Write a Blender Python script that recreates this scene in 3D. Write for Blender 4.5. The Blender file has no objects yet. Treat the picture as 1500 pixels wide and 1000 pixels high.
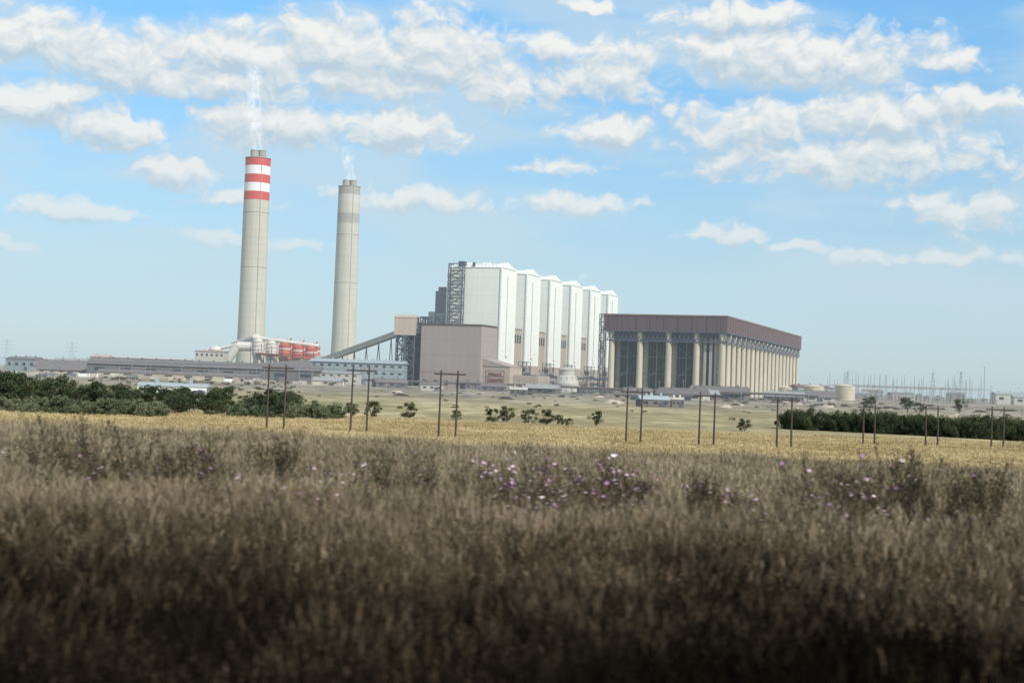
import bpy, math, random
import numpy as np
from mathutils import Vector, Matrix
random.seed(7); rng=np.random.default_rng(7)
scene=bpy.context.scene
R=math.radians

# ------------------------------------------------------------------ terrain
KY=[-400,25,50,62,90,150,200,300,500,900,1200,3000,30000]
KZ=[10,10,9.55,9.25,7.3,4.3,3.3,3.0,3.6,4.6,5,5,5]
def terr(x,y):
    z=float(np.interp(y,KY,KZ))
    k=float(np.interp(y,[0,100,200,350,800],[1,1,0.35,0.3,0]))
    xx=max(-150,min(150,x))
    z-=0.012*xx*k
    if 120<y<1150: z+=0.25*math.sin(x*0.045+y*0.02)*math.sin(y*0.013+1)*min(1,(y-120)/150)
    return z

# ------------------------------------------------------------------ materials
def newmat(name):
    m=bpy.data.materials.new(name); m.use_nodes=True
    nt=m.node_tree; b=nt.nodes['Principled BSDF']
    return m,nt,b
def N(nt,t,**kw):
    n=nt.nodes.new(t)
    for k,v in kw.items(): setattr(n,k,v)
    return n
def math_(nt,op,a,b=None,c=None,clamp=False):
    n=nt.nodes.new('ShaderNodeMath'); n.operation=op; n.use_clamp=clamp
    for i,s in enumerate((a,b,c)):
        if s is None: continue
        if isinstance(s,(int,float)): n.inputs[i].default_value=s
        else: nt.links.new(s,n.inputs[i])
    return n.outputs[0]
def mixc(nt,fac,a,b,mode='MIX'):
    n=nt.nodes.new('ShaderNodeMix'); n.data_type='RGBA'; n.blend_type=mode
    for idx,s in ((0,fac),(6,a),(7,b)):
        if isinstance(s,(int,float)): n.inputs[idx].default_value=s
        elif isinstance(s,(tuple,list)): n.inputs[idx].default_value=(*s[:3],1)
        else: nt.links.new(s,n.inputs[idx])
    return n.outputs[2]
def mat(name,col,rough=0.8,var=0.18,scale=0.12,streak=0.15,panel=None,bump=0.0,metal=0.0):
    m,nt,b=newmat(name)
    tc=N(nt,'ShaderNodeTexCoord'); L=nt.links
    n1=N(nt,'ShaderNodeTexNoise'); n1.inputs['Scale'].default_value=scale; n1.inputs['Detail'].default_value=5
    L.new(tc.outputs['Object'],n1.inputs['Vector'])
    f=math_(nt,'MULTIPLY_ADD',n1.outputs[0],2*var,1-var)
    if streak:
        mp=N(nt,'ShaderNodeMapping'); mp.inputs['Scale'].default_value=(0.5,0.5,0.02)
        L.new(tc.outputs['Object'],mp.inputs[0])
        n2=N(nt,'ShaderNodeTexNoise'); n2.inputs['Scale'].default_value=1; n2.inputs['Detail'].default_value=3
        L.new(mp.outputs[0],n2.inputs['Vector'])
        g=math_(nt,'MULTIPLY_ADD',n2.outputs[0],2*streak,1-streak)
        f=math_(nt,'MULTIPLY',f,g)
    if panel:
        w,h,dk=panel
        sx=N(nt,'ShaderNodeSeparateXYZ'); L.new(tc.outputs['Object'],sx.inputs[0])
        if w:
            s=math_(nt,'ADD',sx.outputs[0],sx.outputs[1])
            q=math_(nt,'FRACT',math_(nt,'DIVIDE',s,w))
            q=math_(nt,'LESS_THAN',q,0.10)
            f=math_(nt,'MULTIPLY',f,math_(nt,'MULTIPLY_ADD',q,-dk,1))
        if h:
            q=math_(nt,'FRACT',math_(nt,'DIVIDE',sx.outputs[2],h))
            q=math_(nt,'LESS_THAN',q,0.08)
            f=math_(nt,'MULTIPLY',f,math_(nt,'MULTIPLY_ADD',q,-dk,1))
    vm=N(nt,'ShaderNodeVectorMath',operation='SCALE'); vm.inputs[0].default_value=col
    L.new(f,vm.inputs['Scale']); L.new(vm.outputs[0],b.inputs['Base Color'])
    b.inputs['Roughness'].default_value=rough; b.inputs['Metallic'].default_value=metal
    if bump:
        bp=N(nt,'ShaderNodeBump'); bp.inputs['Strength'].default_value=bump
        L.new(n1.outputs[0],bp.inputs['Height']); L.new(bp.outputs[0],b.inputs['Normal'])
    return m
def plantmat(name,c1,c2,transl=0.3,rough=0.8,posvar=0.0):
    m,nt,b=newmat(name); L=nt.links
    oi=N(nt,'ShaderNodeObjectInfo'); g=N(nt,'ShaderNodeNewGeometry')
    fac=oi.outputs['Random']
    n=N(nt,'ShaderNodeTexNoise'); n.inputs['Scale'].default_value=posvar or 0.25; n.inputs['Detail'].default_value=1
    L.new(g.outputs['Position'],n.inputs['Vector'])
    f=math_(nt,'MULTIPLY_ADD',math_(nt,'SUBTRACT',n.outputs[0],0.5),2.6,math_(nt,'MULTIPLY_ADD',fac,0.35,math_(nt,'MULTIPLY',g.outputs['Random Per Island'],0.65)),clamp=True)
    c=mixc(nt,f,c1,c2)
    nt.nodes.remove(b)
    d=N(nt,'ShaderNodeBsdfDiffuse'); L.new(c,d.inputs[0])
    if transl:
        t=N(nt,'ShaderNodeBsdfTranslucent'); L.new(c,t.inputs[0])
        mx=N(nt,'ShaderNodeMixShader'); mx.inputs[0].default_value=transl
        L.new(d.outputs[0],mx.inputs[1]); L.new(t.outputs[0],mx.inputs[2])
        L.new(mx.outputs[0],nt.nodes['Material Output'].inputs[0])
    else: L.new(d.outputs[0],nt.nodes['Material Output'].inputs[0])
    return m

M={}
M['white']=mat('white_cladding',(0.78,0.80,0.73),0.55,0.06,0.03,0.08,(6,17,0.05))
M['trimwhite']=mat('white_trim',(0.78,0.79,0.74),0.6,0.05,0.05,0.05)
M['brown']=mat('brown_cladding',(0.33,0.275,0.25),0.75,0.08,0.04,0.10,(7,14,0.08))
M['brown2']=mat('tan_cladding',(0.40,0.33,0.27),0.8,0.12,0.05,0.15,(5,0,0.12))
M['cream']=mat('cream_wall_panel',(0.60,0.50,0.37),0.8,0.2,0.06,0.3,(5,12,0.14))
M['maroon']=mat('maroon_cladding',(0.095,0.056,0.063),0.7,0.2,0.06,0.2,(9,0,0.2))
M['rust']=mat('rusty_trim',(0.22,0.13,0.11),0.8,0.35,0.15,0.1)
M['conc']=mat('chimney_concrete',(0.48,0.455,0.375),0.9,0.12,0.05,0.2,(0,9,0.10))
M['concd']=mat('stained_concrete',(0.34,0.32,0.28),0.9,0.15,0.05,0.2,(0,9,0.10))
M['concl']=mat('pale_band_concrete',(0.50,0.485,0.43),0.9,0.12,0.05,0.2,(0,9,0.08))
M['concol']=mat('column_concrete',(0.50,0.44,0.34),0.9,0.15,0.1,0.2)
M['red']=mat('red_paint',(0.53,0.045,0.03),0.6,0.15,0.1,0.18)
M['wband']=mat('white_paint',(0.80,0.80,0.77),0.6,0.08,0.1,0.14)
M['steel']=mat('dark_blue_steel',(0.06,0.075,0.105),0.6,0.25,0.3,0.1)
M['greyclad']=mat('grey_blue_cladding',(0.17,0.20,0.225),0.6,0.12,0.1,0.15,(0,5,0.35))
M['greysteel']=mat('galvanised_steel',(0.27,0.28,0.28),0.5,0.15,0.2,0.1)
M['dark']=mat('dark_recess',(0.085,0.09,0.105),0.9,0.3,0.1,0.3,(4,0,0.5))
M['shed']=mat('weathered_roof',(0.145,0.13,0.13),0.85,0.22,0.08,0.0,(8,3,0.25))
M['pale']=mat('pale_render',(0.43,0.41,0.36),0.8,0.12,0.15,0.12)
M['teal']=mat('pale_blue_cladding',(0.25,0.30,0.32),0.7,0.12,0.1,0.1,(9,5,0.25))
M['glass']=mat('dark_window',(0.03,0.04,0.05),0.25,0.1,0.3,0)
M['duct']=mat('white_duct',(0.58,0.55,0.49),0.6,0.2,0.1,0.15)
M['redduct']=mat('red_oxide_duct',(0.48,0.12,0.075),0.8,0.3,0.15,0.2)
M['pole']=mat('creosote_wood',(0.06,0.045,0.04),0.9,0.25,1.5,0.1)
M['porc']=mat('insulator',(0.25,0.16,0.12),0.4,0.1,1,0)
M['coal']=mat('coal',(0.045,0.042,0.04),0.95,0.3,0.3,0,bump=0.5)
M['bark']=mat('bark',(0.09,0.07,0.055),0.95,0.3,2,0.1,bump=0.5)
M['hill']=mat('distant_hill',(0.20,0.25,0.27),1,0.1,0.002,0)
M['redroof']=mat('maroon_roof',(0.17,0.075,0.07),0.7,0.2,0.2,0.1)
M['blueroof']=mat('blue_grey_roof',(0.30,0.35,0.38),0.6,0.1,0.2,0.1,(2,0,0.15))
M['yel']=mat('ochre_paint',(0.50,0.44,0.33),0.7,0.1,0.2,0.1)

# ------------------------------------------------------------------ mesh builder
class MB:
    def __init__(s): s.v=[]; s.f=[]; s.m=[]
    def add(s,vs,fs,mi=0):
        o=len(s.v); s.v+=[tuple(p) for p in vs]
        for q in fs: s.f.append(tuple(i+o for i in q)); s.m.append(mi)
    def box(s,x0,x1,y0,y1,z0,z1,mi=0):
        s.add([(x0,y0,z0),(x1,y0,z0),(x1,y1,z0),(x0,y1,z0),(x0,y0,z1),(x1,y0,z1),(x1,y1,z1),(x0,y1,z1)],
              [(0,3,2,1),(4,5,6,7),(0,1,5,4),(1,2,6,5),(2,3,7,6),(3,0,4,7)],mi)
    def gable(s,x0,x1,y0,y1,z0,zr,mi=0,axis='x',ov=0.0):
        if axis=='x':
            ym=(y0+y1)/2
            s.add([(x0-ov,y0-ov,z0),(x1+ov,y0-ov,z0),(x1+ov,y1+ov,z0),(x0-ov,y1+ov,z0),(x0-ov,ym,zr),(x1+ov,ym,zr)],
                  [(0,1,5,4),(2,3,4,5),(0,4,3),(1,2,5),(0,3,2,1)],mi)
        else:
            xm=(x0+x1)/2
            s.add([(x0-ov,y0-ov,z0),(x1+ov,y0-ov,z0),(x1+ov,y1+ov,z0),(x0-ov,y1+ov,z0),(xm,y0-ov,zr),(xm,y1+ov,zr)],
                  [(1,2,5,4),(3,0,4,5),(0,1,4),(2,3,5),(0,3,2,1)],mi)
    def rings(s,cx,cy,prof,seg=24,mis=None,cap=True,mi=0):
        o=len(s.v)
        for r,z in prof:
            for k in range(seg):
                a=2*math.pi*k/seg; s.v.append((cx+r*math.cos(a),cy+r*math.sin(a),z))
        for j in range(len(prof)-1):
            for k in range(seg):
                k2=(k+1)%seg
                s.f.append((o+j*seg+k,o+j*seg+k2,o+(j+1)*seg+k2,o+(j+1)*seg+k)); s.m.append(mis[j] if mis else mi)
        if cap:
            j=len(prof)-1
            s.f.append(tuple(o+j*seg+k for k in range(seg))); s.m.append(mis[-1] if mis else mi)
    def beam(s,p,q,r,seg=4,mi=0,r2=None):
        p=Vector(p); q=Vector(q); d=(q-p)
        if d.length<1e-6: return
        d.normalize(); up=Vector((0,0,1)) if abs(d.z)<0.9 else Vector((1,0,0))
        a=d.cross(up).normalized(); b=d.cross(a)
        o=len(s.v); r2=r if r2 is None else r2
        for c,rr in ((p,r),(q,r2)):
            for k in range(seg):
                t=2*math.pi*(k+0.5)/seg; s.v.append(tuple(c+a*rr*math.cos(t)+b*rr*math.sin(t)))
        for k in range(seg):
            k2=(k+1)%seg; s.f.append((o+k,o+k2,o+seg+k2,o+seg+k)); s.m.append(mi)
        s.f.append(tuple(o+k for k in range(seg))[::-1]); s.m.append(mi)
        s.f.append(tuple(o+seg+k for k in range(seg))); s.m.append(mi)
    def lattice(s,x0,x1,y0,y1,z0,z1,step,r=0.35,mi=0):
        C=[(x0,y0),(x1,y0),(x1,y1),(x0,y1)]
        for c in C: s.beam((*c,z0),(*c,z1),r,4,mi)
        n=max(1,round((z1-z0)/step)); h=(z1-z0)/n
        for i in range(n):
            za=z0+i*h; zb=za+h
            for k in range(4):
                a=C[k]; b=C[(k+1)%4]
                s.beam((*a,zb),(*b,zb),r*0.8,4,mi)
                if (i+k)%2: s.beam((*a,za),(*b,zb),r*0.6,4,mi)
                else: s.beam((*b,za),(*a,zb),r*0.6,4,mi)
    def obj(s,name,mats,parent=None,loc=(0,0,0),rz=0,smooth=False,link=True):
        me=bpy.data.meshes.new(name); me.from_pydata(s.v,[],s.f)
        for m in mats: me.materials.append(m)
        me.polygons.foreach_set('material_index',s.m)
        if smooth: me.polygons.foreach_set('use_smooth',[True]*len(s.f))
        me.update()
        o=bpy.data.objects.new(name,me)
        if link: scene.collection.objects.link(o)
        o.location=loc; o.rotation_euler=(0,0,rz)
        if parent: o.parent=parent
        return o
def empty(name,loc,rz=0):
    e=bpy.data.objects.new(name,None); scene.collection.objects.link(e); e.location=loc; e.rotation_euler=(0,0,rz); return e

# ------------------------------------------------------------------ ground
ys=np.concatenate([np.linspace(-400,0,5)[:-1],np.arange(0,330,5),np.arange(330,1600,30),np.geomspace(1600,26000,16)])
xs=np.concatenate([-np.geomspace(260,16000,12)[::-1],np.linspace(-240,240,49),np.geomspace(260,16000,12)])
gv=[(x,y,terr(x,y)) for y in ys for x in xs]; nx=len(xs)
gf=[(j*nx+i,j*nx+i+1,(j+1)*nx+i+1,(j+1)*nx+i) for j in range(len(ys)-1) for i in range(nx-1)]
me=bpy.data.meshes.new('ground'); me.from_pydata(gv,[],gf); me.polygons.foreach_set('use_smooth',[True]*len(gf))
ground=bpy.data.objects.new('ground',me); scene.collection.objects.link(ground)
m,nt,b=newmat('ground_mat'); L=nt.links
g=N(nt,'ShaderNodeNewGeometry'); sp=N(nt,'ShaderNodeSeparateXYZ'); L.new(g.outputs['Position'],sp.inputs[0])
def gn(sc,sx=1,sy=1,det=4):
    mp=N(nt,'ShaderNodeMapping'); mp.inputs['Scale'].default_value=(sx,sy,1); L.new(g.outputs['Position'],mp.inputs[0])
    n=N(nt,'ShaderNodeTexNoise'); n.noise_dimensions='2D'; n.inputs['Scale'].default_value=sc; n.inputs['Detail'].default_value=det; n.inputs['Roughness'].default_value=0.6
    L.new(mp.outputs[0],n.inputs['Vector']); return n.outputs[0]
nA=gn(0.02,1,0.5); nB=gn(0.12,1,0.6); nC=gn(1.5); nD=gn(0.006,1,0.7)
yy=math_(nt,'ADD',sp.outputs[1],math_(nt,'MULTIPLY',math_(nt,'SUBTRACT',nA,0.5),60))
def step(a,bb,src=None): 
    n=N(nt,'ShaderNodeMapRange'); n.interpolation_type='SMOOTHSTEP'; n.inputs[1].default_value=a; n.inputs[2].default_value=bb; L.new(src or yy,n.inputs[0]); return n.outputs[0]
def con(n,k=3): return math_(nt,'MULTIPLY_ADD',math_(nt,'SUBTRACT',n,0.5),k,0.5,clamp=True)
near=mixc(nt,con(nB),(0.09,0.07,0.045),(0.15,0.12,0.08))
near=mixc(nt,step(12,26,sp.outputs[1]),(0.012,0.0095,0.007),near)  # soil colour blackened towards the camera, painted shade under the near grass
gold=mixc(nt,con(nB),(0.34,0.27,0.14),(0.49,0.40,0.23))
gold=mixc(nt,math_(nt,'MULTIPLY',con(nC,4),0.35),gold,(0.24,0.19,0.10))
gold=mixc(nt,math_(nt,'MULTIPLY',con(nA,7),0.35),gold,(0.26,0.23,0.13))
scr=mixc(nt,con(nA,5),(0.25,0.22,0.13),(0.40,0.345,0.21))
scr=mixc(nt,math_(nt,'MULTIPLY',con(nB,6),0.6),scr,(0.16,0.15,0.085))
yard=mixc(nt,con(nA,5),(0.22,0.195,0.15),(0.37,0.33,0.265))
yard=mixc(nt,math_(nt,'MULTIPLY',con(nB,6),0.65),yard,(0.12,0.11,0.08))
far=mixc(nt,con(nD,6),(0.18,0.20,0.15),(0.26,0.26,0.20))
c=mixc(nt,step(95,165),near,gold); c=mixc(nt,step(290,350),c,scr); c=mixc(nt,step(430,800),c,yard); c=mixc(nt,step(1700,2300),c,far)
L.new(c,b.inputs['Base Color']); b.inputs['Roughness'].default_value=1; b.inputs['Specular IOR Level'].default_value=0.05
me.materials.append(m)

# distant hills
hb=MB(); n=160
for ridx,(yd,hh,ph) in enumerate(((9000,26,0.0),(12500,48,2.1))):
    o=len(hb.v)
    for i in range(n+1):
        x=-11000+22000*i/n
        h=hh*(0.55+0.3*math.sin(i*0.13+ph)+0.2*math.sin(i*0.37+ph*2)+0.08*math.sin(i*1.3))
        hb.v+= [(x,yd-500,4),(x,yd,4+max(2,h)),(x,yd+900,4)]
    for i in range(n):
        a=o+3*i; hb.f+=[(a,a+3,a+4,a+1),(a+1,a+4,a+5,a+2)]; hb.m+=[0,0]
hb.obj('hills',[M['hill']],smooth=True)

# ------------------------------------------------------------------ chimneys
def chimney(name,X,Y,ztop,r0,r1,bands,flue_h,seg=40,sep=5.5):
    e=empty(name,(X,Y,5))
    H=ztop-5
    prof=[];mis=[]
    cuts=sorted(set([0,6,25,60,110,160]+[H-b[0] for b in bands]+[H-b[1] for b in bands]+[H]))
    def rad(z): 
        t=z/H; return r0+(r1-r0)*t+1.6*max(0,1-t*3)**2
    for z in cuts: prof.append((rad(z),z))
    for a,bz in zip(cuts[:-1],cuts[1:]):
        mi=0; zm=H-(a+bz)/2
        for b0,b1,k in bands:
            if b0<=zm<=b1: mi=k
        mis.append(mi)
    mb=MB(); mb.rings(0,0,prof,seg,mis,cap=False)
    mb.obj('shell',[M['conc'],M['red'],M['wband'],M['concd'],M['concl']],e,smooth=True)
    mb=MB(); rt=rad(H)
    mb.rings(0,0,[(rt-0.6,H-1.5),(rt-0.6,H-1.2)],seg)
    mb.rings(0,0,[(rt+0.7,H-1.0),(rt+0.7,H-0.2),(rt+0.02,H-0.2)],seg,cap=False)
    mb.obj('cap',[M['concd']],e)
    mb=MB()
    for k in range(4):
        a=R(45+90*k+12); mb.rings(sep*1.25*math.cos(a),sep*1.25*math.sin(a),[(4.6,H-2),(4.4,H+flue_h-1),(4.8,H+flue_h-0.9),(4.8,H+flue_h),(4.0,H+flue_h)],20)
    mb.obj('flues',[M['concd']],e,smooth=False)
    mb=MB()
    for z in (H-68,H*0.5,):
        mb.rings(0,0,[(rad(z)+0.05,z),(rad(z)+0.35,z+0.15),(rad(z)+0.35,z+0.6),(rad(z)+0.05,z+0.6)],seg,cap=False)
    a=R(-62)
    for za,zb in zip(cuts[:-1],cuts[1:]):
        ra,rb=rad(za)+0.3,rad(zb)+0.3
        mb.beam((ra*math.cos(a),ra*math.sin(a),za),(rb*math.cos(a),rb*math.sin(a),zb),0.35,4)
    mb.obj('platforms_and_ladder',[M['concd']],e)
    return e
red=[(0,10.4,1),(10.4,21,2),(21,31.5,1),(31.5,42,2),(42,52.5,1)]
chimney('striped_chimney',-320,1724,275,16.6,15.3,red,9)
chimney('grey_chimney',-234,1955,275,17.0,15.0,[(0,12,3),(12,22,4),(38,52,3)],8)

# ------------------------------------------------------------------ boiler house (six towers)
T=empty('boiler_house',(-12,1300,5),R(-20))
H1=112
mb=MB(); tr=MB()
for i in range(6):
    y0=71.4*i; y1=y0+39
    mb.box(-53,0,y0,y1,23,H1)
    mb.gable(-53,0,y0,y1,H1,H1+5,0,'x',0.6)
    for (cx,cy) in ((0.25,y0-0.25),(0.25,y1+0.25),(-53.25,y0-0.25)):
        tr.box(cx-0.6,cx+0.6,cy-0.6,cy+0.6,23,H1-0.1)
    for k in range(3):
        xx=-44+18*k; ym=(y0+y1)/2
        tr.box(xx,xx+7,ym-2.5,ym+2.5,H1+3.2,H1+6)
    tr.box(0.5,1.2,y0+17,y0+22,30,H1-6)
mb.obj('towers',[M['white']],T); tr.obj('flashings',[M['trimwhite']],T)
mb=MB()
for i in range(6):
    y0=71.4*i; y1=y0+39
    mb.box(-54,1.5,y0-1,y1+1,0,22.9,1)
    mb.box(-50,-3,y1+1.05,y0+70.3,0,57,1)
    mb.box(-50.5,-2.5,y1+1.1,y0+70.2,57,58.2,0)
mb.box(-61,-2,-40,-1.1,0,56,0)
mb.box(-61.6,-1.4,-40.6,-1.2,56,57.3,2)
mb.box(-6,24,-34,-1.1,0,20,1)
mb.add([(-1.9,-34.6,20.1),(24.5,-34.6,20.1),(24.5,-1,20.1),(-1.9,-1,20.1),(-1.9,-34.6,27),(-1.9,-1,27)],[(0,1,4),(1,2,5,4),(2,3,5)],0)
mb.box(24.2,48,-25,8,0,13,1)
mb.box(-61.9,-61,-30,-28,0,56,2)
mb.obj('brown_annexes',[M['brown'],M['brown2'],M['maroon']],T)
mb=MB()
for i in range(6):
    y0=71.4*i
    mb.box(-50,1.7,y0-1.2,y0-1.02,17,21)
    for z in (6,12): mb.box(1.52,1.75,y0+2,y0+37,z,z+2.2)
    for k in range(4): mb.box(-2.95,-2.8,y0+43+7*k,y0+47+7*k,44,52)
for k in range(5): mb.box(-58+11*k,-55+11*k,-40.25,-40.02,2,6)
mb.obj('windows',[M['glass']],T)
mb=MB()
mb.lattice(-50,-36,-7,-1.5,57,H1+3,6.5,0.42)
for k in range(8):
    z=57+6.5*k; mb.beam((-50,-7,z),(-36,-7,z+6.5),0.4,4)
for k in range(14): mb.beam((-52+3.6*k,0.5,H1),(-52+3.6*k,0.5,H1+2.6),0.14,4)
mb.beam((-52,0.5,H1+2.4),(-4,0.5,H1+2.4),0.14,4)
mb.box(-44,-38,2,8,H1,H1+6); mb.box(-30,-28,2,5,H1,H1+5)
for i in range(6):
    y0=71.4*i
    mb.lattice(4,12,y0+44,y0+56,0,26,6.5,0.4); mb.beam((8,y0+5,12),(8,y0+66,15),1.3,8)
mb.obj('stair_and_steel',[M['steel']],T)
mb=MB()
mb.box(-68,-54,6,34,30,90,0); mb.box(-72,-54,0,30,30,70,0)
mb.box(-66,-56,8,20,90,94,0)
mb.obj('deaerator_block',[M['greyclad']],T)
mb=MB()
for a in range(3):
    for b_ in range(3):
        mb.lattice(-86+8*a,-79+8*a,-36+14*b_,-26+14*b_,0,58+6*((a+b_)%2),8,0.55)
for z in (12,22,33,44,54): mb.box(-87,-62,-37,2,z,z+0.8)
for k in range(9): mb.box(-86+random.random()*18,-78+random.random()*14-2,-30+random.random()*20,-8,6+6*k,10+6*k,1)
mb.obj('coal_steelwork',[M['steel'],M['greyclad']],T)
C=empty('coal_conveyor',(0,0,5))
mb=MB()
mb.box(-108,-88,1284,1302,46,62,0); mb.gable(-108,-88,1284,1302,62,65,0,'x',0.5)
mb.box(-88.1,-66,1288,1296,48,55,1)
mb.obj('transfer_house',[M['brown2'],M['greyclad']],C)
mb=MB(); mb.lattice(-106,-98,1285,1300,0,46,9,0.6); mb.lattice(-97,-89,1285,1300,0,46,9,0.6)
p0=Vector((-100,1300,50)); p1=Vector((-190,1395,20))
for k in range(1,7):
    q=p0.lerp(p1,k/7); mb.beam((q.x-2,q.y-2,0),(q.x,q.y,q.z-2),0.5,4); mb.beam((q.x+3,q.y+3,0),(q.x,q.y,q.z-2),0.5,4)
mb.obj('trestles',[M['steel']],C)
mb=MB(); mb.beam(p0,p1,3.6,4); p2=Vector((-290,1480,12)); mb.beam(p1,p2,3.4,4)
mb.beam((-190,1395,15),(-190,1395,26),5,4)
mb.obj('gallery',[M['pale']],C)

# ------------------------------------------------------------------ air cooled condenser hall
A=empty('condenser_hall',(184,1216,5),R(-20))
mb=MB(); mb.box(-108,2,-2,432,56,69.2,0); mb.box(-108.6,2.6,-2.6,432.6,69.2,70.4,1)
mb.box(-108.3,2.3,-2.3,432.3,55,56,2)
for k in range(36): mb.box(2.01,2.5,3+12*k,3.8+12*k,56,69.1,1)
for k in range(9): mb.box(-104+12.6*k,-103.3+12.6*k,-2.4,-2.01,56,69.1,0)
mb.obj('wind_wall',[M['maroon'],M['rust'],M['steel']],A)
mb=MB()
xs_c=[-102,-76,-50,-25,-2.5]
for x in xs_c:
    for y in (2.5,24):
        mb.rings(x,y,[(2.9,0),(2.6,50),(3.6,55)],16)
for k in range(19):
    y=2.5+ (k)*23.6
    mb.rings(-2.5,y,[(3.0,0),(2.7,50),(3.8,54.9)],16)
mb.obj('columns',[M['concol']],A,smooth=True)
mb=MB()
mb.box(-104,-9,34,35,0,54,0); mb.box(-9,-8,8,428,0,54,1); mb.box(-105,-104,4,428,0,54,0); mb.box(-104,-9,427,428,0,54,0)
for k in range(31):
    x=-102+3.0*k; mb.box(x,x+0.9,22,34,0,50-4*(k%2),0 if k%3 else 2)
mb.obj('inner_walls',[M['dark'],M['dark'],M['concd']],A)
mb=MB()
for k in range(18):
    y=5.3+k*23.6
    mb.box(-7.9,-3.6,y,y+8.2,0,51); mb.box(-7.9,-4.2,y+9.4,y+17.6,0,49.5 if k%3 else 45,1)
for x0,w_ in ((-19,2.2),(-14,2.6),(-9.5,2.0)): mb.box(x0,x0+w_,3.5,6,0,51,2)
mb.obj('wall_panels',[M['cream'],M['cream'],M['concd']],A)
mb=MB()
for k in range(27):
    x=-106+4*k; mb.beam((x,0,47),(x+4,0,55),0.45,4); mb.beam((x+4,0,47),(x,0,55),0.35,4)
mb.beam((-106,0,47),(2,0,47),0.7,4); mb.beam((0.5,0,47),(0.5,430,47),0.6,4)
for k in range(72):
    y=6*k; mb.beam((0.5,y,47),(0.5,y+6,55),0.4,4)
for y in (12,24): mb.box(-105,-8,y,y+1.2,47,55)
mb.lattice(-113,-108.8,-1,5,0,70,7,0.4)
for k in range(18):
    y=12+k*23.6; mb.beam((-0.5,y,0),(-0.5,y,46.5),0.45,4)
for (xa,xb) in ((-76,-50),(-102,-76),(-50,-25)):
    mb.beam((xa,5,8),(xb,5,30),0.4,4); mb.beam((xb,5,30),(xa,5,47),0.4,4)
for z in (18,33): mb.beam((-102,5,z),(-2,5,z),0.4,4)
mb.obj('steel_trusses',[M['steel']],A)

# ------------------------------------------------------------------ ash/dust plant, ducts, long sheds on left
D=empty('precipitator_plant',(-238,1500,5))
mb=MB()
for k in range(5):
    x=-30+14*k
    for j in range(2):
        mi=0 if k<2 else 1
        y=-12+24*j; z0=22+2*j-1.5*k
        mb.rings(x,y,[(5.4,z0),(6.2,z0+3),(6.2,z0+9),(6.6,z0+9.4),(6.6,z0+10.4),(6.2,z0+10.8),(6.2,z0+17),(6.6,z0+17.4),(6.6,z0+18.2),(5.4,z0+18.6),(5.0,z0+20.5),(1.5,z0+21.2)],14,mi=mi)
        mb.rings(x,y,[(6.7,z0+4),(6.7,z0+5.2)],14,mi=0,cap=False)
        mb.rings(x,y,[(6.7,z0+13),(6.7,z0+14.6)],14,mi=0,cap=False)
        mb.rings(x,y,[(5.2,0),(5.2,z0)],10,mi=mi,cap=False)
        mb.beam((x,y-7,z0+6),(x+3,y-11,0),0.8,6,2)
        mb.beam((x,y,z0+20),(x+3,y,z0+24),0.8,6,mi)
mb.beam((-36,-14,44),(34,-14,37),2.0,10,0); mb.beam((-36,10,44),(-70,60,36),4.5,12,0)
mb.beam((-36,-12,34),(-52,-12,34),5,12,0); mb.beam((-52,-12,34),(-66,-12,14),5,12,0)
mb.beam((-30,-20,27),(38,-20,23),1.4,8,1)
for k in range(7): mb.beam((-36+11*k,-22,0),(-36+11*k,-22,38-1.2*k),0.45,4,2)
for z in (14,27): mb.beam((-36,-22,z),(38,-22,z),0.45,4,2)
mb.box(-40,40,-18,16,0,13,2)
mb.obj('hoppers_and_ducts',[M['duct'],M['redduct'],M['steel']],D)
mb=MB(); mb.rings(-78,0,[(6.5,0),(6.5,28),(7,28.5),(7,29.5),(5,33),(1,34)],20,mis=[1,1,1,0,0,0]); mb.beam((-78,0,30),(-55,0,36),1.8,8,0)
mb.rings(64,10,[(7,0),(7,20),(3,24)],20,mi=0); mb.rings(82,14,[(7,0),(7,22),(3,25)],20,mi=0); mb.rings(100,18,[(6,0),(6,20),(2,23)],20,mi=0)
mb.obj('silos',[M['duct'],M['redduct']],D,smooth=False)

def building(name,X,Y,w,d,h,rz=0,wall='pale',roof='shed',rise=0.25,axis='x',win=0,floors=1,doors=1,gz=None):
    z=terr(X,Y) if gz is None else gz
    mb=MB(); mb.box(-w/2,w/2,-d/2,d/2,-0.5,h,0)
    span=d if axis=='x' else w
    mb.gable(-w/2,w/2,-d/2,d/2,h+0.01,h+0.01+span*rise*0.5,1,axis,0.04*span)
    for fl in range(floors):
        if win:
            for k in range(win):
                x=-w/2+w*(k+0.3)/win; zz=h*(fl+0.45)/floors
                mb.box(x,x+w*0.4/win,-d/2-0.12,-d/2-0.02,zz,zz+h*0.28/floors,2)
    for k in range(doors):
        x=-w/2+w*(k+0.62)/max(1,doors); mb.box(x,x+min(4,w*0.18),-d/2-0.16,-d/2-0.03,-0.3,min(4.5,h*0.65),3)
    for k in range(max(2,int(w/12))):
        x=-w/2+w*(k+0.5)/max(2,int(w/12)); mb.box(x-0.5,x+0.5,-0.8,0.8,h+span*rise*0.5-0.3,h+span*rise*0.5+1.2,1)
    return mb.obj(name,[M[wall],M[roof],M['glass'],M['steel']],None,(X,Y,z),rz)
building('conveyor_shed',-262,1210,196,30,10,R(1),'shed','shed',0.35,win=9,doors=2)
building('long_warehouse',-270,1150,130,16,3.6,R(3),'brown2','shed',0.3,win=8,doors=3)
building('workshop_building',-137,1270,84,30,19,R(-2),'teal','blueroof',0.2,win=12,floors=3,doors=3)
building('workshop_building',-150,1215,40,16,9,R(-4),'pale','greysteel',0.2,win=6,floors=2,doors=1)
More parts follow.
